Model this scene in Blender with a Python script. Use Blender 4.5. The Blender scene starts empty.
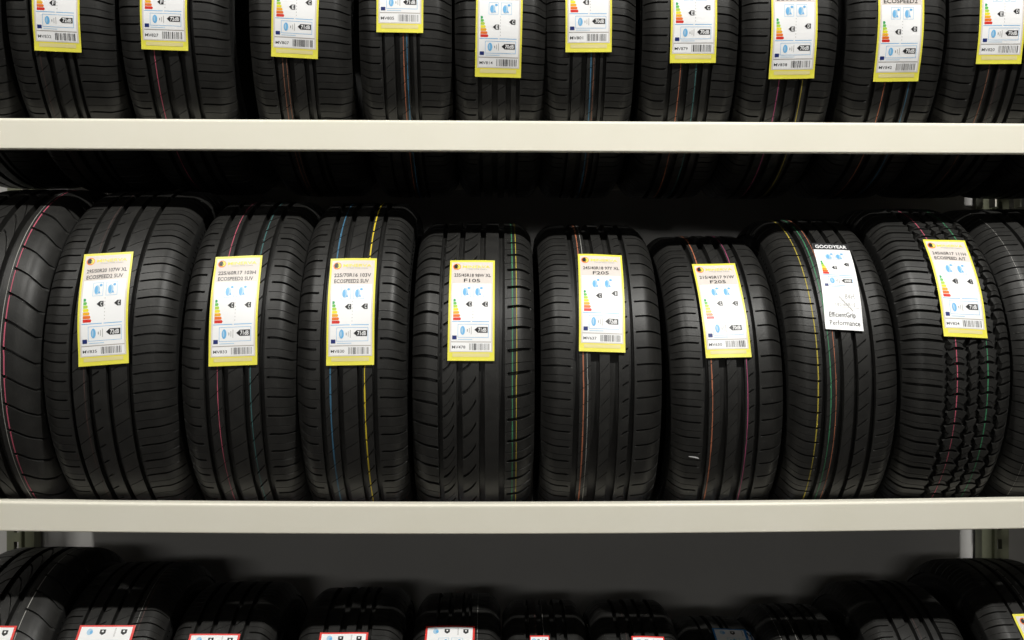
import bpy, math, random
import numpy as np
from mathutils import Vector, Matrix

# ------------------------------------------------------------------ camera, light, exposure
F = 930.0                     # focal length in pixels of a 1024 px wide frame
CAMZ = 1.62
ROLL = -0.09
YAW = math.radians(1.0)       # camera turned slightly to the right
scene = bpy.context.scene
COL = scene.collection

cam = bpy.data.cameras.new('camera')
cam_o = bpy.data.objects.new('camera', cam)
COL.objects.link(cam_o)
cam.sensor_width = 36.0
cam.lens = F / 1024.0 * 36.0
cam.clip_start = 0.05
cam_o.location = (0, 0, CAMZ)
cam_o.rotation_euler = (math.radians(90), math.radians(ROLL), -YAW)
scene.camera = cam_o

world = bpy.data.worlds.new('world')
scene.world = world
world.use_nodes = True
world.node_tree.nodes['Background'].inputs[0].default_value = (1.0, 0.96, 0.88, 1)
world.node_tree.nodes['Background'].inputs[1].default_value = 0.02

def area(name, loc, target, sx, sy, power, color):
    l = bpy.data.lights.new(name, 'AREA')
    l.shape = 'RECTANGLE'; l.size = sx; l.size_y = sy
    l.energy = power; l.color = color
    o = bpy.data.objects.new(name, l)
    COL.objects.link(o)
    o.location = loc
    d = Vector(target) - Vector(loc)
    o.rotation_euler = d.to_track_quat('-Z', 'Y').to_euler()
    return o
area('aisle_lamp', (1.25, -0.14, 4.35), (0.9, 1.7, 1.2), 0.15, 0.09, 116, (1.0, 0.985, 0.935))
area('aisle_lamp_left', (-1.45, -0.14, 4.35), (-0.7, 1.7, 1.2), 0.15, 0.09, 64, (1.0, 0.98, 0.925))
area('shop_ceiling_lamps', (-1.2, -7.4, 3.1), (-0.6, 2.5, 0.9), 3.5, 0.5, 48, (1.0, 0.98, 0.93))

scene.view_settings.view_transform = 'Standard'
scene.view_settings.look = 'None'
scene.view_settings.gamma = 1.0
scene.view_settings.use_curve_mapping = False
scene.view_settings.exposure = 0.0

# ------------------------------------------------------------------ materials
def mat(name, color, rough=0.6, metal=0.0, spec=0.5, noise=None, bump=None, coat=0.0):
    m = bpy.data.materials.new(name)
    m.use_nodes = True
    nt = m.node_tree
    b = nt.nodes['Principled BSDF']
    b.inputs['Base Color'].default_value = (*color, 1)
    b.inputs['Roughness'].default_value = rough
    b.inputs['Metallic'].default_value = metal
    b.inputs['Specular IOR Level'].default_value = spec
    b.inputs['Coat Weight'].default_value = coat
    if noise or bump:
        tc = nt.nodes.new('ShaderNodeTexCoord')
    if noise:                                   # (scale, colour b, mix amount)
        n = nt.nodes.new('ShaderNodeTexNoise'); n.inputs['Scale'].default_value = noise[0]
        n.inputs['Detail'].default_value = 6
        nt.links.new(tc.outputs['Object'], n.inputs['Vector'])
        r = nt.nodes.new('ShaderNodeValToRGB')
        r.color_ramp.elements[0].position = 0.35; r.color_ramp.elements[0].color = (*color, 1)
        r.color_ramp.elements[1].position = noise[2]; r.color_ramp.elements[1].color = (*noise[1], 1)
        nt.links.new(n.outputs['Fac'], r.inputs['Fac'])
        nt.links.new(r.outputs['Color'], b.inputs['Base Color'])
    if bump:                                    # (scale, strength, distance)
        n2 = nt.nodes.new('ShaderNodeTexNoise'); n2.inputs['Scale'].default_value = bump[0]
        n2.inputs['Detail'].default_value = 5
        nt.links.new(tc.outputs['Object'], n2.inputs['Vector'])
        bp = nt.nodes.new('ShaderNodeBump')
        bp.inputs['Strength'].default_value = bump[1]; bp.inputs['Distance'].default_value = bump[2]
        nt.links.new(n2.outputs['Fac'], bp.inputs['Height'])
        nt.links.new(bp.outputs['Normal'], b.inputs['Normal'])
    return m

RUB = mat('tread_rubber', (0.0125, 0.0122, 0.0115), 0.47, spec=0.42, noise=(38, (0.021, 0.0205, 0.019), 0.75), bump=(260, 0.35, 0.0006))
RUBD = mat('sidewall_rubber', (0.014, 0.014, 0.0135), 0.5, spec=0.4, bump=(180, 0.25, 0.0005))
BEAM = mat('cream_painted_steel', (0.80, 0.77, 0.66), 0.42, spec=0.4, noise=(7, (0.83, 0.80, 0.70), 0.8), bump=(90, 0.06, 0.0004))
POST = mat('olive_grey_steel', (0.26, 0.27, 0.18), 0.45, metal=0.3, noise=(22, (0.20, 0.21, 0.15), 0.8))
WALLM = mat('grey_painted_wall', (0.60, 0.59, 0.575), 0.85, noise=(3.5, (0.54, 0.53, 0.515), 0.8), bump=(60, 0.2, 0.001))
FLOORM = mat('grey_concrete_floor', (0.13, 0.125, 0.12), 0.6, noise=(5, (0.10, 0.095, 0.09), 0.8), bump=(40, 0.2, 0.001))
CEILM = mat('white_ceiling_tiles', (0.7, 0.69, 0.66), 0.9, bump=(80, 0.2, 0.001))
def P(name, c, r=0.38): return mat(name, c, r, spec=0.4)
YEL = P('yellow_label_border', (0.80, 0.74, 0.08)); BEIGE = P('beige_label_paper', (0.72, 0.66, 0.62))
WHT = P('white_label_paper', (0.90, 0.90, 0.91)); REDB = P('red_label_border', (0.75, 0.05, 0.04))
BLUB = P('blue_label_border', (0.02, 0.22, 0.60)); INK = P('black_ink', (0.02, 0.02, 0.022)); GREY = P('grey_ink', (0.35, 0.34, 0.33))
PBLU = P('light_blue_ink', (0.16, 0.46, 0.78)); LBLU = P('pale_blue_ink', (0.42, 0.62, 0.80)); NAVY = P('navy_ink', (0.015, 0.03, 0.16))
ORG = P('orange_ink', (0.85, 0.19, 0.04)); YINK = P('yellow_ink', (0.85, 0.74, 0.12)); BINK = P('pale_gold_ink', (0.74, 0.66, 0.30))
SCALE = [P('scale_' + n, c) for n, c in (('deep_green', (0.02, 0.36, 0.10)), ('green', (0.14, 0.52, 0.10)), ('lime', (0.45, 0.66, 0.06)),
         ('yellow', (0.86, 0.76, 0.03)), ('amber', (0.86, 0.42, 0.02)), ('orange', (0.80, 0.17, 0.02)), ('red', (0.68, 0.03, 0.02)))]
SC = {k: P('stripe_' + k, c, 0.65) for k, c in dict(pink=(0.468, 0.091, 0.143), orange=(0.390, 0.130, 0.065), yellow=(0.390, 0.312, 0.039), brightyellow=(0.650, 0.494, 0.026),
      blue=(0.039, 0.130, 0.221), green=(0.039, 0.195, 0.091), white=(0.312, 0.305, 0.286), teal=(0.039, 0.117, 0.117), brown=(0.195, 0.085, 0.052),
      magenta=(0.351, 0.065, 0.156), dim=(0.078, 0.046, 0.042)).items()}

# ------------------------------------------------------------------ mesh helpers
def link(name, me, parent=None, mats=()):
    o = bpy.data.objects.new(name, me)
    COL.objects.link(o)
    for m in mats: me.materials.append(m)
    if parent is not None: o.parent = parent
    return o
def mesh(verts, faces, smooth=False):
    me = bpy.data.meshes.new('mesh')
    v = np.asarray(verts, dtype=np.float32)
    me.from_pydata([tuple(p) for p in v.tolist()], [], faces)
    if smooth: me.polygons.foreach_set('use_smooth', [True] * len(me.polygons))
    me.update()
    return me
def grid_mesh(X, Y, Z, smooth=False, close_rows=True):
    """rows x cols grid of points; rows wrap around."""
    n, m = X.shape
    v = np.stack([X, Y, Z], -1).reshape(-1, 3).astype(np.float32)
    i = np.arange(n if close_rows else n - 1)[:, None]; j = np.arange(m - 1)[None, :]
    i2 = (i + 1) % n
    q = np.stack([i * m + j, i * m + j + 1, i2 * m + j + 1, i2 * m + j], -1).reshape(-1, 4)
    me = bpy.data.meshes.new('mesh')
    me.vertices.add(len(v)); me.vertices.foreach_set('co', v.ravel())
    me.loops.add(q.size); me.loops.foreach_set('vertex_index', q.ravel().astype(np.int32))
    me.polygons.add(len(q))
    me.polygons.foreach_set('loop_start', np.arange(0, q.size, 4, dtype=np.int32))
    me.polygons.foreach_set('use_smooth', np.full(len(q), smooth))
    me.update(calc_edges=True); me.validate()
    return me

# ------------------------------------------------------------------ the setting
def box_mesh(x0, x1, y0, y1, z0, z1):
    v = [(x0,y0,z0),(x1,y0,z0),(x1,y1,z0),(x0,y1,z0),(x0,y0,z1),(x1,y0,z1),(x1,y1,z1),(x0,y1,z1)]
    return mesh(v, [(0,3,2,1),(4,5,6,7),(0,1,5,4),(1,2,6,5),(2,3,7,6),(3,0,4,7)])
def struct(name, me, m):
    o = link(name, me, None, [m]); o['kind'] = 'structure'; return o
WALLY = 2.52
struct('wall_back', box_mesh(-4.5, 4.5, WALLY, WALLY + 0.1, 0, 4.4), WALLM)
struct('floor', box_mesh(-4.5, 4.5, -8, WALLY, -0.1, 0), FLOORM)
struct('ceiling', box_mesh(-4.5, 4.5, -8, WALLY, 4.4, 4.5), CEILM)

# ------------------------------------------------------------------ the rack
FACE, INNER = 1.86, 1.890         # front and rear edge of the front beams
AXIS = 2.145                      # tyres lie with their axis over the middle of the shelf
HG = AXIS - INNER                 # half the gap the tyres sit in
BACK0, BACK1 = AXIS + HG, AXIS + HG + 0.030
PL, PR = -1.245, 1.335             # posts at the two ends
LEVEL = {'top': 2.0195, 'middle': 1.262, 'bottom': 0.508}
BH = 0.062
POSTX = (PR - PL) / 2; MIDX = (PR + PL) / 2

def beam(name, y0, y1, ztop, sag, label, sagpos=0.0, h=BH, MIDX=MIDX):
    """rolled beam: rounded upper nose, flat face, small return lip underneath"""
    L = POSTX - 0.035
    r = 0.006
    prof = []
    for k in range(5):
        a = math.pi / 2 * k / 4
        prof.append((y0 + r - r * math.cos(a) , ztop - r + r * math.sin(a)))
    for k in range(5):
        a = math.pi / 2 * k / 4
        prof.append((y1 - r * 0.6 + r * 0.6 * math.sin(a), ztop - r * 0.6 + r * 0.6 * math.cos(a)))
    prof += [(y1, ztop - 0.030), (y1 - 0.003, ztop - 0.030), (y1 - 0.003, ztop - 0.006), (y0 + 0.003, ztop - 0.006)]
    prof += [(y0 + 0.003, ztop - h + 0.003), (y0 + 0.012, ztop - h + 0.003), (y0 + 0.012, ztop - h)]
    rb = 0.003
    for k in range(4):
        a = math.pi / 2 * k / 3
        prof.append((y0 + rb - rb * math.sin(a), ztop - h + rb - rb * math.cos(a)))
    n = 41; m = len(prof)
    verts = []; faces = []
    for i in range(n):
        u = -1 + 2 * i / (n - 1); x = MIDX + u * L
        d = sag * max(0.0, (1 - ((u - sagpos) / (1 + abs(sagpos))) ** 2))
        for (y, z) in prof: verts.append((x, y, z - d))
    for i in range(n - 1):
        for j in range(m):
            j2 = (j + 1) % m
            faces.append((i * m + j, i * m + j2, (i + 1) * m + j2, (i + 1) * m + j))
    faces.append(tuple(range(m - 1, -1, -1))); faces.append(tuple((n - 1) * m + j for j in range(m)))
    root = bpy.data.objects.new(name, None); COL.objects.link(root)
    root['label'] = label; root['category'] = 'shelf beam'; root['group'] = 'shelf beams of the tyre rack'
    link('beam_profile', mesh(verts, faces), root, [BEAM])
    for s in (-1, 1):                                   # hooked end plates against the posts
        e = box_mesh(MIDX + min(s * L, s * (L + 0.004)), MIDX + max(s * L, s * (L + 0.004)), y0, y1, ztop - h - 0.04, ztop + 0.02)
        link('end_plate', e, root, [BEAM])
    return root
beam('shelf_beam', FACE, INNER, LEVEL['top'], 0.0, 'cream steel front beam under the top row of tyres, upper of the two visible')
beam('shelf_beam', FACE, INNER, LEVEL['middle'] + 0.002, 0.0125, 'cream steel front beam under the middle row, slightly sagging, lower of the two visible', sagpos=0.0, h=0.060)
beam('shelf_beam', FACE, INNER, LEVEL['bottom'], 0.0, 'cream steel front beam carrying the bottom row of tyres, below the picture edge')
for k, w in (('top', 'top'), ('middle', 'middle'), ('bottom', 'bottom')):
    beam('shelf_beam', BACK0, BACK1, LEVEL[k], 0.0, f'cream steel rear beam hidden behind the {w} row of tyres')

for k in ('top', 'middle'):  # unseen beams of the next bay, added to carry the shading tyres
    beam('shelf_beam', FACE, INNER, LEVEL[k], 0.0, f'cream steel front beam of the {k} level in the next bay, unseen, added under the shading tyres beyond the right picture edge', MIDX=MIDX + PR - PL)
    beam('shelf_beam', BACK0, BACK1, LEVEL[k], 0.0, f'cream steel rear beam of the {k} level in the next bay, unseen, added under the shading tyres beyond the right picture edge', MIDX=MIDX + PR - PL)

def post(x, y, label, s):
    """perforated steel post: slotted front web, stepped darker return, flange at the back"""
    root = bpy.data.objects.new('rack_post', None); COL.objects.link(root)
    root.location = (x, y, 0); root['label'] = label; root['category'] = 'rack post'; root['group'] = 'perforated posts of the tyre rack'
    V = []; Fc = []
    def quad(a, b, c, d):
        k = len(V); V.extend([a, b, c, d]); Fc.append((k, k + 1, k + 2, k + 3))
    H = 2.62; W = 0.036; hw = 0.006; pitch = 0.05; hh = 0.013
    x0, x1 = -0.032, -0.032 + W
    xc = (x0 + x1) / 2 + 0.006
    quad((x0, 0, 0), (xc - hw, 0, 0), (xc - hw, 0, H), (x0, 0, H))
    quad((xc + hw, 0, 0), (x1, 0, 0), (x1, 0, H), (xc + hw, 0, H))
    z = 0.0
    while z < H - 0.001:
        z1 = min(z + pitch, H)
        quad((xc - hw, 0, z), (xc + hw, 0, z), (xc + hw, 0, z + (z1 - z) / 2 - hh), (xc - hw, 0, z + (z1 - z) / 2 - hh))
        quad((xc - hw, 0, z + (z1 - z) / 2 + hh), (xc + hw, 0, z + (z1 - z) / 2 + hh), (xc + hw, 0, z1), (xc - hw, 0, z1))
        z = z1
    quad((x1, 0, 0), (x1, 0.016, 0), (x1, 0.016, H), (x1, 0, H))
    quad((x1, 0.016, 0), (x1 + 0.026, 0.016, 0), (x1 + 0.026, 0.016, H), (x1, 0.016, H))
    quad((x1 + 0.026, 0.016, 0), (x1 + 0.026, 0.05, 0), (x1 + 0.026, 0.05, H), (x1 + 0.026, 0.016, H))
    quad((x0, 0.05, 0), (x0, 0, 0), (x0, 0, H), (x0, 0.05, H))
    V2 = [(s * v[0], v[1], v[2]) for v in V]
    o = link('post_profile', mesh(V2, Fc), root, [POST])
    md = o.modifiers.new('thickness', 'SOLIDIFY'); md.thickness = 0.002; md.offset = 0
    link('foot_plate', box_mesh(-0.05, 0.05, -0.02, 0.07, 0, 0.006), root, [POST])
post(PL, AXIS + 0.28 + 0.03, 'olive grey perforated rear post at the left end of the rack', 1)
post(PR, AXIS + 0.28 + 0.03, 'olive grey perforated rear post at the right end of the rack', -1)
post(PL, FACE - 0.004, 'perforated front post at the left end, outside the picture edge', 1)
post(PR, FACE - 0.004, 'perforated front post at the right end, outside the picture edge', -1)

# ------------------------------------------------------------------ placing by sight
def X_at(px, depth_y):
    dx = (px - 512) / F
    d = (dx * math.cos(YAW) + math.sin(YAW), math.cos(YAW) - dx * math.sin(YAW))
    return d[0] / d[1] * depth_y
def lat(R): return math.sqrt(R * R - HG * HG)
def phi_at(py, cz, R, x=0.0):
    """angle above the front of the tread that is seen at image height py"""
    best = None
    for k in range(-700, 1400):
        p = k / 1000.0
        z = cz + R * math.sin(p) - CAMZ; y = (AXIS - R * math.cos(p)) * math.cos(YAW) + x * math.sin(YAW)
        e = abs(320 - F * z / y - py)
        if best is None or e < best[0]: best = (e, p)
    return best[1]
def R_from_top(py, level):
    lo, hi = 0.27, 0.42
    for _ in range(40):
        R = (lo + hi) / 2
        cz = LEVEL[level] + lat(R)
        top = max((cz + R * math.cos(t) - CAMZ) / (AXIS - R * math.sin(t)) for t in [k * 0.01 for k in range(-30, 60)])
        if 320 - F * top < py: hi = R
        else: lo = R
    return R

# ------------------------------------------------------------------ tread patterns
# rib: x0, x1 (of half width), off0, off1, bend (pitches), slot depth, slot cover a..b, sipe depth
def rib(x0, x1, o0=0.0, o1=0.0, bend=0.0, slot=0.0, a=0.0, b=1.0, sipe=0.0, zig=0.0, n=7):
    return dict(x0=x0, x1=x1, o0=o0, o1=o1, bend=bend, slot=slot, a=a, b=b, sipe=sipe, zig=zig, n=n)
PAT = {
 'suv': (64, 0.11, [rib(-1, -.53, .15, 0, -.15, .006, .0, .84, .0012), rib(-.49, -.25, .0, .55, 0, 0, sipe=.003),
        rib(-.18, .06, .3, .75, 0, .0035, 0, .45, .0), rib(.12, .39, .1, .6, 0, 0, sipe=.003), rib(.45, 1, .35, .5, .12, .006, .05, 1, .0012)]),
 'suvn': (60, 0.125, [rib(-1, -.56, .15, 0, -.12, .006, .0, .8, .001), rib(-.48, -.22, .0, .6, 0, 0, sipe=.0025),
        rib(-.13, .16, .3, .75, 0, 0, sipe=.0015), rib(.24, .45, .1, .75, 0, .003, .1, .9, .0), rib(.53, 1, .55, .42, .14, .006, .1, 1, .0012)]),
 'hook': (48, 0.15, [rib(-1, -.59, .12, 0, .10, .0065, .0, .95, .0014), rib(-.53, -.27, -.55, .35, -.35, .006, 0, .8, .001),
        rib(-.19, .11, -.5, .45, -.35, .006, 0, .75, .0), rib(.19, .45, 0, 0, 0, 0), rib(.53, 1, .3, .45, 0, .0065, .10, .95, .0012)]),
 'asym': (66, 0.12, [rib(-1, -.50, .10, 0, .06, .0055, .0, .9, .0015), rib(-.42, -.20, .1, .65, 0, 0, sipe=.0025),
        rib(-.07, .13, .1, .8, 0, 0, sipe=.0025), rib(.26, .46, -.4, .1, .2, .0055, .45, 1, .0), rib(.53, 1, .1, .2, .05, .006, .10, 1, .0)]),
 'sport': (70, 0.12, [rib(-1, -.51, .30, -.05, -.18, .0055, .0, .95, .0008), rib(-.43, -.20, .2, .7, 0, 0, sipe=.002), rib(-.10, .11, .0, .8, 0, 0, sipe=.003),
        rib(.18, .44, .0, .6, 0, .004, .0, .8), rib(.52, 1, .3, .55, .05, .0055, .1, 1, .0008)]),
 'city': (70, 0.11, [rib(-1, -.50, .10, 0, -.10, .006, .0, .88, .0014), rib(-.45, -.22, .2, .7, 0, 0, sipe=.0025),
        rib(-.11, .12, .15, .6, 0, 0, sipe=.0025), rib(.20, .29, 0, 0), rib(.35, 1, .15, -.02, .10, .006, .06, 1, .0014)]),
 'cityb': (66, 0.115, [rib(-1, -.52, .06, .0, -.08, .006, .0, .9, .0014), rib(-.44, -.19, .2, .6, 0, 0, sipe=.002),
        rib(-.07, .14, .15, .5, 0, 0, sipe=.003), rib(.24, .38, 0, 0), rib(.45, 1, .3, .12, .08, .006, .05, 1, .0014)]),
 'wing': (44, 0.12, [rib(-1, -.45, -.3, .2, .2, .006, 0, 1, .001), rib(-.36, -.05, 0, 1.2, .5, .006, .1, .9), rib(.05, .30, 1.3, .1, .5, .006, .1, .9),
        rib(.40, 1, .55, -.15, .18, .0065, .22, 1, .0)]),
 'allt': (76, 0.20, [rib(-1, -.36, .20, .0, .10, .008, .0, 1, .0025, .035, 9), rib(-.27, .05, .42, .42, .30, .008, 0, 1, .0025, .06, 9),
        rib(.12, .28, .75, .95, .1, .008, 0, 1, .0025, .03, 6), rib(.35, .63, .50, .50, .30, .008, 0, 1, .0025, .055, 9), rib(.71, 1, .1, .25, .1, .008, 0, 1, .0025, .035, 8)]),
}
GD = 0.0125       # depth of the long grooves

def crown(u):     # drop of the profile below the crown, u = |x| / half tread width
    u = np.abs(u)
    return 0.0035 * u ** 2 + 0.017 * np.clip((u - .74) / .26, 0, None) ** 2.0

def build_tread(R, hw, sect, pat, parent, mirror=1):
    n_p, w, ribs0 = PAT[pat]
    ribs = []
    for k, r in enumerate(ribs0):                     # open the long grooves a little
        r = dict(r)
        if k > 0: r['x0'] += .012
        if k < len(ribs0) - 1: r['x1'] -= .012
        ribs.append(r)
    e = 0.0004 / hw
    cols = []          # x, offset, base depth, slot depth, sipe depth, zig
    for k, r in enumerate(ribs):
        x0, x1 = r['x0'], r['x1']
        if k == 0:
            cols.append((x0 - 0.012 / hw, r['o0'], None, r['slot'] * .35, 0, 0))
        if k > 0:
            cols.append((x0 - e, r['o0'], GD, 0, 0, r['zig']))
        nn = r['n'] + (6 if k in (0, len(ribs) - 1) else 0)
        for q in range(nn):
            s = q / (nn - 1)
            off = r['o0'] + (r['o1'] - r['o0']) * s + r['bend'] * 4 * s * (1 - s) * .5
            cov = 1.0 if (r['a'] - .001 <= s <= r['b'] + .001) else 0.0
            zz = r['zig'] * ((1 if s > .99 else -1 if s < .01 else (2 * s - 1)))
            if k == 0 and s < .5: zz = 0
            if k == len(ribs) - 1 and s > .5: zz = 0
            cols.append((x0 + (x1 - x0) * s, off, 0.0, r['slot'] * cov, r['sipe'], zz))
        if k < len(ribs) - 1:
            cols.append((x1 + e, r['o1'], GD, 0, 0, r['zig']))
        else:
            cols.append((x1 + 0.012 / hw, r['o1'], None, r['slot'] * .35, 0, 0))
    X = np.array([c[0] for c in cols]); O = np.array([c[1] for c in cols])
    G = np.array([0.0 if c[2] is None else c[2] for c in cols]); S = np.array([c[3] for c in cols])
    SI = np.array([c[4] for c in cols]); Z = np.array([c[5] for c in cols])
    edge = np.array([c[2] is None for c in cols])
    ts = [0.0, 0.018, w - 0.018, w, (w + .5) / 2, .495, .505, .525, .535, .77]
    slot = np.array([0, 1, 1, 0, 0, 0, 0, 0, 0, 0.0]); sip = np.array([0, 0, 0, 0, 0, 0, 1, 1, 0, 0.0])
    T = (np.arange(n_p)[:, None] + np.array(ts)[None, :]).reshape(-1)
    slot = np.tile(slot, n_p); sip = np.tile(sip, n_p)
    th = (T[:, None] + O[None, :]) / n_p * 2 * math.pi
    # blocks of an all terrain tyre swell and pinch along the groove edges
    ph = (T % 1.0)
    zig = np.abs(((ph + .1) % 1.0) - .55) * 4 - 1.0
    XX = X[None, :] + Z[None, :] * zig[:, None]
    rad = R - crown(XX) - G[None, :] - slot[:, None] * S[None, :] - sip[:, None] * SI[None, :]
    rad = np.where(edge[None, :], R - crown(np.ones_like(XX)) - 0.011 - slot[:, None] * S[None, :], rad)
    x = XX * hw * mirror
    x = np.where(edge[None, :], np.sign(x) * (hw + 0.0065 + 0 * x), x)
    # angle measured from the front (towards the camera, -y), rising
    Yc = -rad * np.cos(th); Zc = rad * np.sin(th)
    if mirror < 0: x, Yc, Zc = x[:, ::-1], Yc[:, ::-1], Zc[:, ::-1]
    me = grid_mesh(x, Yc, Zc, smooth=True)
    me.set_sharp_from_angle(angle=math.radians(28))
    return link('tread', me, parent, [RUB]), (n_p, w, ribs)

def build_casing(R, hw, sect, parent, lugs=False):
    hs = sect / 2
    rb = R - 0.115 if R > .32 else R - 0.105            # bead radius
    r1 = R - float(crown(np.array([1.0]))[0]) - 0.011
    x1 = hw + 0.0065
    pts = [(x1 - .004, r1 - .0), (x1 - .001, r1 - .003), (x1 + (hs - x1) * .55, r1 - .014), (hs - .0012, r1 - .026), (hs - .0004, r1 - .029), (hs, r1 - .034), (hs, r1 - .044),
           (hs - .001, r1 - .046), (hs - .002, r1 - .058), (hs - .006, rb + .026), (hs - .011, rb + .017), (hs - .010, rb + .013), (hs - .014, rb + .004), (hs - .022, rb),
           (hs - .034, rb), (hs - .036, rb + .008), (hs - .026, rb + .022), (hs - .014, r1 - .055), (hs - .016, r1 - .032), (hs - .032, r1 - .016), (hs - .06, r1 - .0075), (0, R - .019)]
    prof = pts + [(-a, b) for a, b in pts[-2::-1]]
    prof = np.array(prof)
    n = 144
    th = np.arange(n)[:, None] / n * 2 * math.pi
    rad = prof[None, :, 1] + 0 * th
    X = np.repeat(prof[None, :, 0], n, 0)
    me = grid_mesh(X, -rad * np.cos(th), rad * np.sin(th), smooth=True)
    o = link('casing', me, parent, [RUBD])
    # raised ring and fine radial ribs on each sidewall
    for s in (-1, 1):
        V = []; Fc = []
        nn = 132
        for k in range(nn):
            a0 = k / nn * 2 * math.pi; wd = 0.10 / nn * 2 * math.pi * (2.2 if lugs else 1)
            ra, rc = r1 - .016, r1 - (.031 if lugs else .026)
            b = len(V)
            for aa in (a0, a0 + wd):
                for rr, xx in ((ra, hs - .003), (rc, hs + .0004)):
                    V.append((s * (xx + .0012), -rr * math.cos(aa), rr * math.sin(aa)))
            for aa in (a0, a0 + wd):
                for rr, xx in ((ra, hs - .010), (rc, hs - .004)):
                    V.append((s * xx, -rr * math.cos(aa), rr * math.sin(aa)))
            for f in ((0, 1, 3, 2), (0, 4, 5, 1), (2, 3, 7, 6), (0, 2, 6, 4), (1, 5, 7, 3)):
                Fc.append(tuple(b + i for i in (f if s > 0 else f[::-1])))
        link('sidewall_ribs', mesh(V, Fc), parent, [RUBD])
    return o

def build_stripe(R, hw, tp, u, color, width, parent):
    """a painted line running round the tread, broken where it crosses the slots"""
    n_p, w, ribs = tp
    V = []; Fc = []
    r = None
    for q in ribs:
        if q['x0'] <= u <= q['x1']: r = q
    off = 0.0; slot = 0.0
    if r:
        s = (u - r['x0']) / (r['x1'] - r['x0'])
        off = r['o0'] + (r['o1'] - r['o0']) * s + r['bend'] * 2 * s * (1 - s)
        slot = r['slot'] if r['a'] <= s <= r['b'] else 0
    if r is None: return
    rng = random.Random(int(u * 1000) + 7)
    rad = R - float(crown(np.array([u]))[0]) + 0.0004
    rows = []
    ts = ((-.003, 0), (.003, 1), (w - .003, 1), (w + .003, 0), (.30, 0), (.49, 0), (.505, 2), (.525, 2), (.54, 0), (.77, 0)) if slot else ((0, 0), (.25, 0), (.49, 0), (.505, 2), (.525, 2), (.54, 0), (.77, 0))
    for k in range(n_p):
        jit = 0.0006 * math.sin(k * .35 + u * 9)
        wv = width * (1 - .45 * rng.random() ** 2)
        for t, dp in ts:
            a = (k + t + off) / n_p * 2 * math.pi
            rr = rad - (slot if dp == 1 else (r['sipe'] if dp == 2 else 0))
            for sx in (-.5, .5):
                V.append((u * hw + sx * wv + jit, -rr * math.cos(a), rr * math.sin(a)))
    n = len(V) // 2
    Fc = [(2 * k, 2 * k + 1, (2 * k + 3) % (2 * n), (2 * k + 2) % (2 * n)) for k in range(n)]
    o = link('painted_stripe', mesh(V, Fc), parent, [SC[color]])
    o['label'] = color.replace('dim', 'faint reddish').replace('brightyellow', 'bright yellow') + ' painted line around the tread'

# ------------------------------------------------------------------ printed labels
class Sheet:
    """maps label coordinates in metres (s from the left edge, t up from the bottom) onto the tread"""
    def __init__(self, R, hw, u0b, u0t, phi0, w, h, seed, curl=0.003):
        self.R, self.hw, self.ub, self.ut, self.p0, self.w, self.h = R, hw, u0b, u0t, phi0, w, h
        self.curl = curl; self.seed = seed
    def map(self, s, t, lift):
        f = t / self.h
        x = self.ub + (self.ut - self.ub) * f + (s - self.w / 2)
        drop = float(crown(np.array([x / self.hw]))[0])
        bulge = self.curl * (max(0, abs(f - .5) * 2 - .72) / .28) ** 2 + 0.0007 * math.sin(f * 9 + self.seed) * math.sin(s / self.w * 5 + self.seed * 2) + .0007
        r = self.R - drop * .8 + 0.0009 + bulge + lift
        p = self.p0 + t / self.R - (self.ut - self.ub) * (s - self.w / 2) / self.h / self.R
        return (x, -r * math.cos(p), r * math.sin(p))
class Print:
    def __init__(self, sh, k=0): self.sh = sh; self.V = []; self.F = []; self.MI = []; self.M = []
    def mi(self, m):
        if m not in self.M: self.M.append(m)
        return self.M.index(m)
    def rect(self, s0, t0, s1, t1, m, lift):
        ns = max(1, int((s1 - s0) / .012)); nt = max(1, int((t1 - t0) / .009))
        b = len(self.V); i = self.mi(m)
        for q in range(nt + 1):
            for p in range(ns + 1):
                self.V.append(self.sh.map(s0 + (s1 - s0) * p / ns, t0 + (t1 - t0) * q / nt, lift))
        for q in range(nt):
            for p in range(ns):
                a = b + q * (ns + 1) + p
                self.F.append((a, a + 1, a + ns + 2, a + ns + 1)); self.MI.append(i)
    def poly(self, pts, m, lift):
        b = len(self.V); i = self.mi(m)
        for p in pts: self.V.append(self.sh.map(p[0], p[1], lift))
        self.F.append(tuple(range(b, b + len(pts)))); self.MI.append(i)
    def disc(self, cx, cy, rx, ry, m, lift, n=16, a0=0, a1=2 * math.pi):
        self.poly([(cx + rx * math.cos(a0 + (a1 - a0) * k / n), cy + ry * math.sin(a0 + (a1 - a0) * k / n)) for k in range(n)], m, lift)
    def frame(self, s0, t0, s1, t1, wd, m, lift):
        self.rect(s0, t0, s1, t0 + wd, m, lift); self.rect(s0, t1 - wd, s1, t1, m, lift)
        self.rect(s0, t0, s0 + wd, t1, m, lift); self.rect(s1 - wd, t0, s1, t1, m, lift)
    def text(self, txt, s, t, size, m, lift, fit=None, bold=0.012, align='LEFT'):
        me, wid = text_mesh(txt, bold)
        sx = size
        if fit: sx = fit / max(wid, 1e-4)
        off = 0 if align == 'LEFT' else -wid * sx / 2
        b = len(self.V); i = self.mi(m)
        for v in me[0]: self.V.append(self.sh.map(s + off + v[0] * sx, t + v[1] * size, lift))
        for f in me[1]: self.F.append(tuple(b + q for q in f)); self.MI.append(i)
    def build(self, name, parent):
        me = mesh(self.V, self.F)
        o = link(name, me, parent, self.M)
        me.polygons.foreach_set('material_index', self.MI)
        return o
_tc = {}
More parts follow.
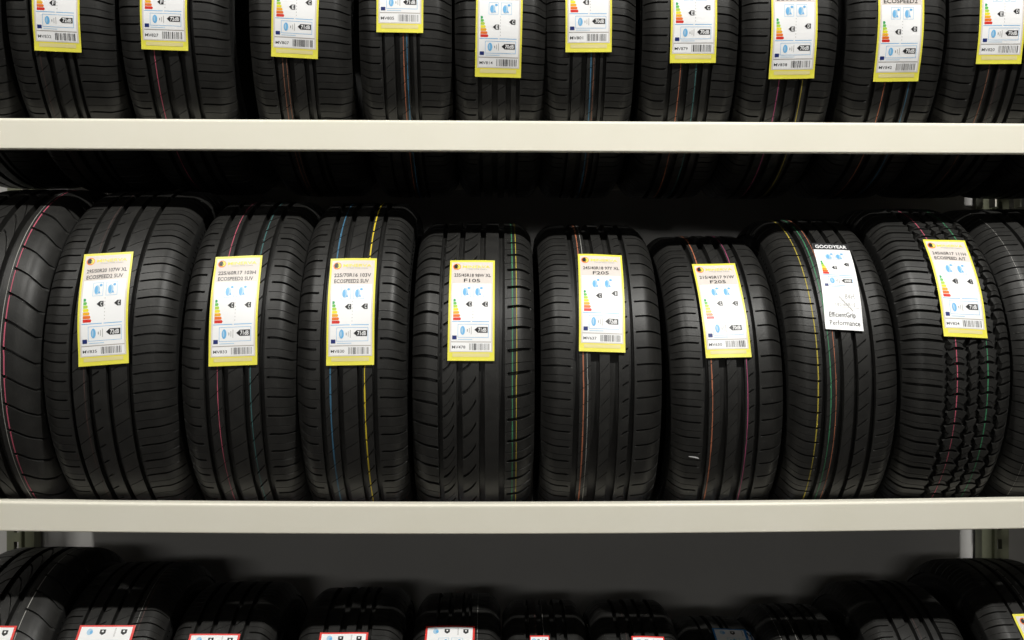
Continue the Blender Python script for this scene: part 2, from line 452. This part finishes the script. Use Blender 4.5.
def text_mesh(txt, bold):
    k = (txt, bold)
    if k not in _tc:
        c = bpy.data.curves.new('lettering', 'FONT'); c.body = txt; c.size = 1.0; c.offset = bold; c.resolution_u = 2
        o = bpy.data.objects.new('lettering', c); COL.objects.link(o)
        dg = bpy.context.evaluated_depsgraph_get()
        me = bpy.data.meshes.new_from_object(o.evaluated_get(dg))
        V = [tuple(v.co) for v in me.vertices]; Fc = [tuple(p.vertices) for p in me.polygons]
        x0 = min(v[0] for v in V); x1 = max(v[0] for v in V)
        V = [(v[0] - x0, v[1]) for v in V]
        bpy.data.objects.remove(o); bpy.data.curves.remove(c); bpy.data.meshes.remove(me)
        _tc[k] = ((V, Fc), x1 - x0)
    return _tc[k]

mm = 0.001
def eu_block(sh, lab, top, W, grades, db, sc=1.0, tone=0):
    """rating scale, pictograms and arrows; top = height of the upper edge of the block"""
    def S(v): return v / 95.0 * W
    for (a, b) in ((26, 46), (51, 73)):
        p = Print(sh)
        p.frame(S(a), top - 25 * mm * sc, S(b), top - 4 * mm * sc, .9 * mm, LBLU, .0005)
        cx = (S(a) + S(b)) / 2
        p.disc(cx - 2 * mm, top - 15.5 * mm * sc, 5.2 * mm, 7.4 * mm * sc, LBLU, .0005)
        p.disc(cx - 3.4 * mm, top - 15.5 * mm * sc, 3 * mm, 6.2 * mm * sc, PBLU, .0007)
        p.poly([(cx, top - 21 * mm * sc), (cx + 5 * mm, top - 21.5 * mm * sc), (cx + 3 * mm, top - 17 * mm * sc)], PBLU, .0007)
        p.disc(cx + 5 * mm, top - 8.5 * mm * sc, 2.8 * mm, 2 * mm * sc, PBLU, .0007)
        p.build('pictogram', lab)
    p = Print(sh)
    for k, m in enumerate(SCALE):
        y1 = top - (28 + k * 5.2) * mm * sc; y0 = y1 - 4.5 * mm * sc
        x0 = S(10); x1 = x0 + (5 + k * 1.9) * mm * W / .095
        p.rect(x0, y0, x1 - 1.5 * mm, y1, m, .0005)
        p.poly([(x1 - 1.5 * mm, y0), (x1, (y0 + y1) / 2), (x1 - 1.5 * mm, y1)], m, .0005)
    p.build('rating_scale', lab)
    def arrow(x0, x1, yc, h, txt):
        p = Print(sh)
        p.poly([(x0, yc), (x0 + h * .55, yc + h / 2), (x1, yc + h / 2), (x1, yc - h / 2), (x0 + h * .55, yc - h / 2)], INK, .0006)
        p.text(txt, x0 + h * .65, yc - h * .34, h * .98, WHT, .0008, fit=(x1 - x0 - h * .85), bold=.02)
        p.build('rating_arrow', lab)
    arrow(S(35), S(48), top - (28 + grades[0] * 4.6) * mm * sc, 8.5 * mm * sc, 'ABCDEFG'[grades[0]])
    arrow(S(68), S(81), top - (28 + grades[1] * 4.6) * mm * sc, 8.5 * mm * sc, 'ABCDEFG'[grades[1]])
    arrow(S(54), S(81), top - 79 * mm * sc, 9 * mm * sc, db)
    p = Print(sh)
    for k in range(7):
        y = top - (28 + k * 5.2) * mm * sc
        p.rect(S(50), y - 2.0 * mm, S(51), y, GREY, .0005)
    p.rect(S(8), top - 66.5 * mm * sc, S(46), top - 65.5 * mm * sc, PBLU, .0005)
    p.rect(S(49), top - 66.5 * mm * sc, S(84), top - 65.5 * mm * sc, PBLU, .0005)
    p.frame(S(20), top - 91 * mm * sc, S(83), top - 70 * mm * sc, .7 * mm, PBLU, .0005)
    p.disc(S(30), top - 80 * mm * sc, 4.6 * mm, 7 * mm * sc, PBLU, .0006)
    p.disc(S(29), top - 80 * mm * sc, 1.5 * mm, 4.6 * mm * sc, LBLU, .0008)
    for k in range(3):
        xx = S(39 + k * 4)
        p.rect(xx, top - (80 + 2 + 2 * k) * mm * sc, xx + 1 * mm, top - (80 - 2 - 2 * k) * mm * sc, GREY if k else INK, .0006)
    p.rect(S(9), top - 94 * mm * sc, S(18), top - 88 * mm * sc, NAVY, .0006)
    p.rect(S(21), top - 94.5 * mm * sc, S(50), top - 93.5 * mm * sc, LBLU, .0005)
    p.build('noise_rating', lab)

def make_label(root, R, hw, spec, seed):
    """spec: kind, u bottom, u top (m), phi bottom, width, height, lines, code"""
    kind, ub, ut, p0, W, H, lines, code, grades, db = spec
    sh = Sheet(R, hw, ub, ut, p0, W, H, seed)
    rng = random.Random(seed)
    p = Print(sh)
    border = {'yellow': YEL, 'red': REDB, 'blue': BLUB, 'white': WHT}[kind]
    p.rect(0, 0, W, H, border, 0)
    # paper thickness
    lab = p.build('label', root)
    md = lab.modifiers.new('paper', 'SOLIDIFY'); md.thickness = 0.0003; md.offset = -1
    lab['label'] = {'yellow': 'white size and rating label with a yellow border', 'red': 'white label with a red border',
                    'blue': 'white label with a blue border', 'white': 'white label with a black header'}[kind]
    def S(v): return v / 95.0 * W
    b = S(4.0)
    if kind == 'yellow':
        p = Print(sh)
        p.rect(b, 17 * mm, W - b, H - 5 * mm, BEIGE, .0002)
        p.rect(S(7), 38 * mm, W - S(7), H - 60 * mm, WHT, .00035)
        p.rect(S(7), 19 * mm, W - S(7), 36 * mm, WHT, .00035)
        p.rect(S(7), 36.6 * mm, W - S(7), 37.4 * mm, GREY, .00035)
        p.rect(S(10), 7.5 * mm, W - S(10), 14.5 * mm, BINK, .00035)
        p.build('printed_panel', lab)
        p = Print(sh)
        cx, cy = S(15), H - 17 * mm
        p.disc(cx, cy, 8 * mm, 8 * mm, ORG, .0005, 24)
        p.disc(cx + 1.5 * mm, cy, 5.6 * mm, 6 * mm, YINK, .0007, 20)
        p.poly([(cx - 5 * mm, cy - 4 * mm), (cx + 1.5 * mm, cy - 5 * mm), (cx + 1 * mm, cy - 1 * mm), (cx + 2.5 * mm, cy + 2 * mm), (cx - .5 * mm, cy + 6.5 * mm),
                (cx - 4.5 * mm, cy + 5 * mm), (cx - 6 * mm, cy + 1 * mm)], INK, .0009)
        p.poly([(cx + 1.2 * mm, cy - 3 * mm), (cx + 3.2 * mm, cy - 2 * mm), (cx + 3 * mm, cy + 1 * mm)], INK, .0009)
        p.build('logo_badge', lab)
        p = Print(sh)
        p.text('MINERVA', S(27), H - 20 * mm, 9.5 * mm, YINK, .0006, fit=S(58), bold=.02)
        p.text('TYRES FOR CARS', S(34), H - 24 * mm, 3 * mm, GREY, .0006, fit=S(44), bold=0)
        p.build('wordmark', lab)
        p = Print(sh)
        p.text(lines[0], S(10), H - 43 * mm, 11.5 * mm, INK, .0006, fit=S(75 if len(lines[0]) < 16 else 77), bold=.012)
        if len(lines[1]) > 6: p.text(lines[1], S(11), H - 56.5 * mm, 11.5 * mm, INK, .0006, fit=S(70), bold=.012)
        else: p.text(lines[1], W / 2, H - 56.5 * mm, 12 * mm, INK, .0006, fit=S(34), bold=.01, align='C')
        p.build('size_text', lab)
        eu_block(sh, lab, H - 60 * mm, W, grades, db, (H - 98 * mm) / (97 * mm))
        p = Print(sh)
        p.text(code, S(9), 24 * mm, 8 * mm, INK, .0006, fit=S(27), bold=.004)
        p.build('stock_code', lab)
        p = Print(sh)
        x = S(44)
        while x < S(84):
            wd = rng.choice((.7, .9, 1.4, 2.0)) * mm
            p.rect(x, 21 * mm, min(x + wd, S(85)), 34 * mm, INK if rng.random() < .6 else GREY, .0006)
            x += wd + rng.choice((.8, 1.2, 1.9)) * mm
        p.build('barcode', lab)
    elif kind in ('red', 'blue'):
        p = Print(sh)
        p.rect(S(4), 5 * mm, W - S(4), H - 3.6 * mm, WHT, .0003)
        p.build('printed_panel', lab)
        p = Print(sh)
        p.disc(S(20), H - 14 * mm, 6 * mm, 7 * mm, LBLU, .0005); p.disc(S(23), H - 15 * mm, 3 * mm, 4 * mm, PBLU, .0007)
        p.frame(S(62), H - 24 * mm, S(64), H - 6 * mm, .6 * mm, GREY, .0005)
        p.build('pictogram', lab)
        for xx in (42, 78):
            p = Print(sh)
            p.poly([(S(xx - 5), H - 9 * mm), (S(xx + 5), H - 9 * mm), (S(xx + 5), H - 17 * mm), (S(xx), H - 21 * mm), (S(xx - 5), H - 17 * mm)], INK, .0006)
            p.disc(S(xx), H - 13 * mm, 2 * mm, 2 * mm, WHT, .0008)
            p.build('rating_arrow', lab)
        eu_block(sh, lab, H - 26 * mm, W, grades, db, (H - 60 * mm) / (97 * mm))
    else:
        p = Print(sh)
        p.rect(0, H * .915, W, H, INK, .0003)
        p.build('black_header', lab)
        p = Print(sh)
        p.rect(S(6), H * .22, W - S(6), H * .22 + .7 * mm, GREY, .0003)
        p.rect(S(6), H * .29, W - S(6), H * .29 + .5 * mm, GREY, .0003)
        p.build('divider_lines', lab)
        p = Print(sh)
        p.text('GOODYEAR', S(6), H * .932, H * .062, WHT, .0006, fit=S(82), bold=.02)
        p.build('wordmark', lab)
        eu_block(sh, lab, H * .885, W, grades, db, 0.46 * H / .097)
        p = Print(sh)
        p.text('185/60R15', S(30), H * .235, H * .05, GREY, .0006, fit=S(50), bold=.0)
        p.text('84H', S(56), H * .31, H * .085, GREY, .0006, fit=S(24), bold=.0)
        p.poly([(S(40), H * .33), (S(42), H * .335), (S(74), H * .19), (S(72), H * .185)], GREY, .0007)
        p.text('EfficientGrip', S(12), H * .125, H * .07, INK, .0006, fit=S(66), bold=.004)
        p.text('Performance', S(12), H * .045, H * .07, INK, .0006, fit=S(76), bold=.004)
        p.build('size_text', lab)

# ------------------------------------------------------------------ the tyres
TY = []
def tyre(level, px, depth, R, tw, sect, pat, label, group, stripes=(), lab=None, roll=0.0, mirror=1, phase=0.0, lugs=False, yaw=0.0, dy=0.0):
    """px = image column of the tread centre at distance `depth`; tw, sect = tread and section width (m)"""
    cz = LEVEL[level] + lat(R) + 0.0015
    x = X_at(px, depth)
    root = bpy.data.objects.new('car_tyre', None); COL.objects.link(root)
    root.location = (x, AXIS + dy, cz)
    root.rotation_euler = (0, math.radians(roll), math.radians(yaw))
    root['label'] = label; root['category'] = 'tyre'; root['group'] = group
    hw = tw / 2
    t, tp = build_tread(R, hw, sect, pat, root, mirror)
    build_casing(R, hw, sect, root, lugs)
    for (u, c, wmm) in stripes: build_stripe(R, hw, tp, u * mirror if False else u, c, wmm * mm, root)
    if lab:
        kind, tx, ty, bx, by, wpx, lines, code, gr, db = lab
        sil = cz + R - CAMZ
        pb = phi_at(by, cz, R, x)
        if ty is None:
            H = .205; pt = pb + H / R
        else:
            pt = phi_at(ty, cz, R, x); H = (pt - pb) * R
        def ux(pxx, ph):
            return X_at(pxx, AXIS - R * math.cos(ph)) - x
        pm = (pt + pb) / 2
        W = wpx / F * (AXIS - R * math.cos(pm)) * math.cos(0)
        if ty is None:
            ub = ux(bx, pb); ut = ub + tx
        else:
            ub, ut = ux(bx, pb), ux(tx, pt)
        r = math.radians(roll)
        ub -= math.sin(r) * R * math.sin(pb); ut -= math.sin(r) * R * math.sin(pt)
        make_label(root, R, hw, (kind, ub, ut, pb, W, H, lines, code, gr, db), len(TY) + 3)
    TY.append(root)
    return root

gm, gt, gb = 'tyres on the middle shelf', 'tyres on the top shelf', 'tyres on the bottom shelf'
RM = lambda y: R_from_top(y, 'middle')
DM = 1.79
# middle row -------------------------------------------------------------
tyre('middle', -24, DM, RM(192), .222, .234, 'wing', 'tyre with curved grooves and a pink line, cut by the left picture edge, middle row', gm,
     [(.56, 'pink', 2.6), (.50, 'white', 1.6)])
tyre('middle', 107, DM, RM(193), .240, .256, 'suv', 'widest tyre of the middle row, yellow-bordered label reading 295/50R20 on its tread', gm,
     [(-.30, 'dim', 1.4)], ('yellow', 109.5, 255, 104.5, 365.5, 49, ('295/50R20 107W XL', 'ECOSPEED2 SUV'), 'MV835', (2, 2), '72dB'))
tyre('middle', 236, DM, RM(203), .208, .222, 'suvn', 'middle-row tyre with pink and teal tread lines and a 225/60R17 label', gm,
     [(-.31, 'pink', 1.6), (.29, 'teal', 2.0)], ('yellow', 239.5, 258, 233.5, 366, 47.5, ('225/60R17 103H', 'ECOSPEED2 SUV'), 'MV833', (2, 2), '71dB'))
tyre('middle', 350, DM, RM(204), .198, .212, 'suvn', 'middle-row tyre with bright yellow and blue tread lines beside a 225/70R16 label', gm,
     [(.30, 'brightyellow', 2.8), (-.36, 'blue', 3.2)], ('yellow', 354, 260, 350.5, 365.5, 47, ('225/70R16 103V', 'ECOSPEED2 SUV'), 'MV830', (2, 2), '71dB'))
tyre('middle', 473, DM, RM(223), .228, .236, 'hook', 'middle-row tyre with hook-shaped grooves, green and yellow lines down its right shoulder', gm,
     [(.67, 'green', 2.6), (.74, 'yellow', 1.8)], ('yellow', 472.5, 262, 471, 361, 46, ('235/45R18 98W XL', 'F105'), 'MV478', (2, 2), '71dB'))
tyre('middle', 604, DM, RM(225), .226, .236, 'asym', 'middle-row tyre with paired orange and white lines left of its centred F205 label', gm,
     [(-.34, 'orange', 2.6), (-.27, 'white', 1.3)], ('yellow', 599.5, 256, 602, 352, 45.5, ('245/40R18 97Y XL', 'F205'), 'MV637', (2, 1), '72dB'), mirror=1)
tyre('middle', 734, DM, RM(236), .210, .226, 'asym', 'shortest tyre of the middle row, tilted F205 label, orange and magenta tread lines', gm,
     [(-.35, 'orange', 2.4), (.31, 'magenta', 1.6)], ('yellow', 713, 265, 728.5, 357.5, 45, ('215/45R17 91W', 'F205'), 'MV630', (2, 2), '70dB'), roll=-1.0)
tyre('middle', 850, DM, RM(219), .202, .214, 'sport', 'middle-row tyre carrying the white label with a black header, yellow and green lines', gm,
     [(-.59, 'yellow', 2.4), (-.35, 'green', 2.2), (-.25, 'orange', 1.4)], ('white', 829.5, 245, 844, 330, 37, ('', ''), '', (4, 2), '69dB'), roll=-1.2)
tyre('middle', 963, DM, RM(208), .202, .214, 'allt', 'chunky all-terrain block-tread tyre with pink and green lines, right part of middle row', gm,
     [(-.13, 'pink', 1.8), (.47, 'green', 2.2)], ('yellow', 943, 241, 965, 337, 43.5, ('245/65R17 111H', 'ECOSPEED A/T'), 'MV824', (2, 2), '71dB'), lugs=True, roll=-.6)
tyre('middle', 1084, DM, RM(208), .236, .248, 'city', 'unlabelled tyre cut by the right picture edge on the middle shelf', gm, [(-.8, 'white', .8)], roll=-.5)
tyre('middle', 1262, DM, RM(208), .205, .215, 'city', 'unseen tyre added in the next bay to shade the right side, middle shelf, beyond the right picture edge', gm)  # out-of-frame tyre, added to keep light off the wall and post at right
tyre('top', 1252, 1.825, .345, .205, .215, 'city', 'unseen tyre added in the next bay to shade the right side, top shelf, beyond the right picture edge', gt)  # added out of frame as well, to shade the right end from above
mark = TY[6]                                       # small chalk scuff low on the shoulder of the shortest tyre
V = []
for (px_, p_) in ((-.068, -.395), (-.062, -.40), (-.058, -.412), (-.064, -.408), (-.078, -.398), (-.081, -.394)):
    rr = RM(236) - float(crown(np.array([px_ / .105]))[0]) + .0009
    V.append((px_, -rr * math.cos(p_), rr * math.sin(p_)))
link('chalk_scuff', mesh(V, [(0, 3, 2, 1), (0, 5, 4, 3)]), mark, [WHT])

# top row ------------------------------------------------------------------
DT = 1.825
tops = [
 (-51, .375, .186, 'city', 'top-row tyre at the far left, only its dark right shoulder in view', [], None),
 (59, .350, .196, 'city', 'leftmost labelled tyre of the top row, label bottom edge at the left', [(-.36, 'dim', 1.4)], (58.5, 52, 'MV832', (5, 2), '72dB', .008)),
 (172, .345, .200, 'cityb', 'top-row tyre second from left with a faint pink line under its label', [(-.33, 'pink', 1.5)], (165, 50.5, 'MV827', (5, 2), '72dB', .006)),
 (298, .340, .186, 'city', 'top-row tyre with two close orange-brown lines below its label', [(-.34, 'brown', 2.2), (-.26, 'brown', 1.6)], (294.5, 58, 'MV807', (4, 2), '71dB', .010)),
 (404, .336, .170, 'city', 'top-row tyre whose label hangs highest, orange and blue lines beneath it', [(-.01, 'orange', 2.0), (.07, 'blue', 2.6)], (399.5, 33, 'MV805', (4, 2), '71dB', .002)),
 (500, .336, .168, 'cityb', 'plain-lined tyre of the top row with a low-hanging label, above the hook-grooved tyre', [(-.20, 'dim', 1.2)], (497.5, 77, 'MV814', (4, 2), '70dB', .004)),
 (591, .336, .166, 'city', 'top-row tyre with a blue and yellow line right of centre below its label', [(.00, 'blue', 2.6), (.07, 'brown', 1.6)], (588, 52, 'MV801', (4, 2), '70dB', -.002)),
 (692, .336, .178, 'cityb', 'top-row tyre with orange line left of centre and faint green marks', [(-.25, 'orange', 1.8), (.10, 'teal', 2.4)], (692, 62.5, 'MV879', (4, 2), '70dB', -.002)),
 (792, .336, .180, 'cityb', 'top-row tyre with a magenta line and a yellow line below its label', [(-.24, 'magenta', 2.0), (.29, 'yellow', 1.5)], (790.5, 78, 'MV838', (4, 3), '70dB', -.004)),
 (899, .338, .184, 'cityb', 'top-row tyre second from right edge, orange and blue lines, lowest hanging label', [(-.24, 'orange', 1.8), (.30, 'blue', 2.2)], (894.5, 80.5, 'MV842', (4, 3), '70dB', -.003)),
 (1098, .340, .160, 'city', 'top-row tyre almost wholly past the right picture edge', [], None),
 (1001, .342, .186, 'cityb', 'rightmost labelled tyre of the top row, label running to the top picture edge', [(-.25, 'brown', 1.8), (-.03, 'dim', 1.4)], (997, 63, 'MV820', (4, 3), '70dB', -.002)),
]
for (px, R, tw, pat, lb, st, L) in tops:
    lab = None
    if L: lab = ('yellow', L[5], None, L[0], L[1], 46.5, ('205/55R16 91V', 'ECOSPEED2'), L[2], L[3], L[4])
    tyre('top', px, DT, R, tw, tw + .010, pat, lb, gt, st, lab)

# bottom row ---------------------------------------------------------------
DB = 1.96
RB = lambda y: R_from_top(y, 'bottom')
bots = [
 (2, 546, .228, 'wing', 'bottom-row tyre at the left edge with a white line curving over its top', [(.55, 'white', 1.8)], ('red', -9, 627.5, 55)),
 (112, 561, .206, 'suv', 'second tyre of the bottom row from left, wide red-bordered label in front', [(.62, 'dim', 2), (.55, 'white', 1.0)], ('red', 109, 627, 57)),
 (219, 581, .204, 'suvn', 'bottom-row tyre third from left with just the top of a red-edged label showing', [(.52, 'white', 1.0)], ('red', 216, 635.5, 52)),
 (347, 587, .210, 'cityb', 'bottom-row tyre below the blue-and-yellow-lined one, thin white line right of its label', [(.42, 'white', 1.8)], ('red', 345, 634, 50)),
 (456, 593, .178, 'city', 'narrow bottom-row tyre with a white label, under the hook-grooved tyre', [(.50, 'white', 1.3)], ('red', 451, 627.5, 51)),
 (548, 600, .172, 'asym', 'bottom-row tyre with speckled whitish lettering band and a white line', [(.48, 'white', 1.6), (-.05, 'white', 1.0), (-.26, 'dim', 1.6)], ('red', 540, 637, 20)),
 (642, 600, .176, 'sport', 'bottom-row tyre right of the speckled one, white line on its left side', [(-.50, 'white', 2.0), (-.28, 'dim', 1)], ('red', 648, 637.5, 34)),
 (733, 617, .160, 'city', 'smallest tyre of the bottom row, with the blue-bordered label', [], ('blue', 734, 630, 46)),
 (818, 605, .164, 'suvn', 'unlabelled bottom-row tyre between the smallest tyre and a broader one, two faint lines', [(-.70, 'white', 1.0), (-.30, 'white', 1.0)], None),
 (922, 582, .202, 'cityb', 'broad bottom-row tyre, second from the right edge, front lit and label out of view', [(.0, 'dim', 1.0)], None),
 (1036, 560, .208, 'suv', 'bottom-row tyre at the right edge with a corner of a yellow label', [(-.10, 'white', 1.2)], ('yellow', 1038, 614, 55)),
]
for (px, ytop, tw, pat, lb, st, L) in bots:
    R = RB(ytop); cz = LEVEL['bottom'] + lat(R)
    lab = None
    if L:
        pt = phi_at(L[2], cz, R); H = .200
        # bottom edge of the sheet lies H further down the tread
        pb = pt - H / R
        py_b = 320 - F * (cz + R * math.sin(pb) - CAMZ) / (AXIS - R * math.cos(pb))
        bxx = 512 + (L[1] - 512) * (AXIS - R * math.cos(pt)) / (AXIS - R * math.cos(pb))
        lab = (L[0], L[1], L[2], bxx, py_b, L[3], ('225/65R17 102H', 'ECOSPEED2'), 'MV811', (2, 2), '71dB')
    tyre('bottom', px, DB, R, tw, tw + .010, pat, lb, gb, st, lab)
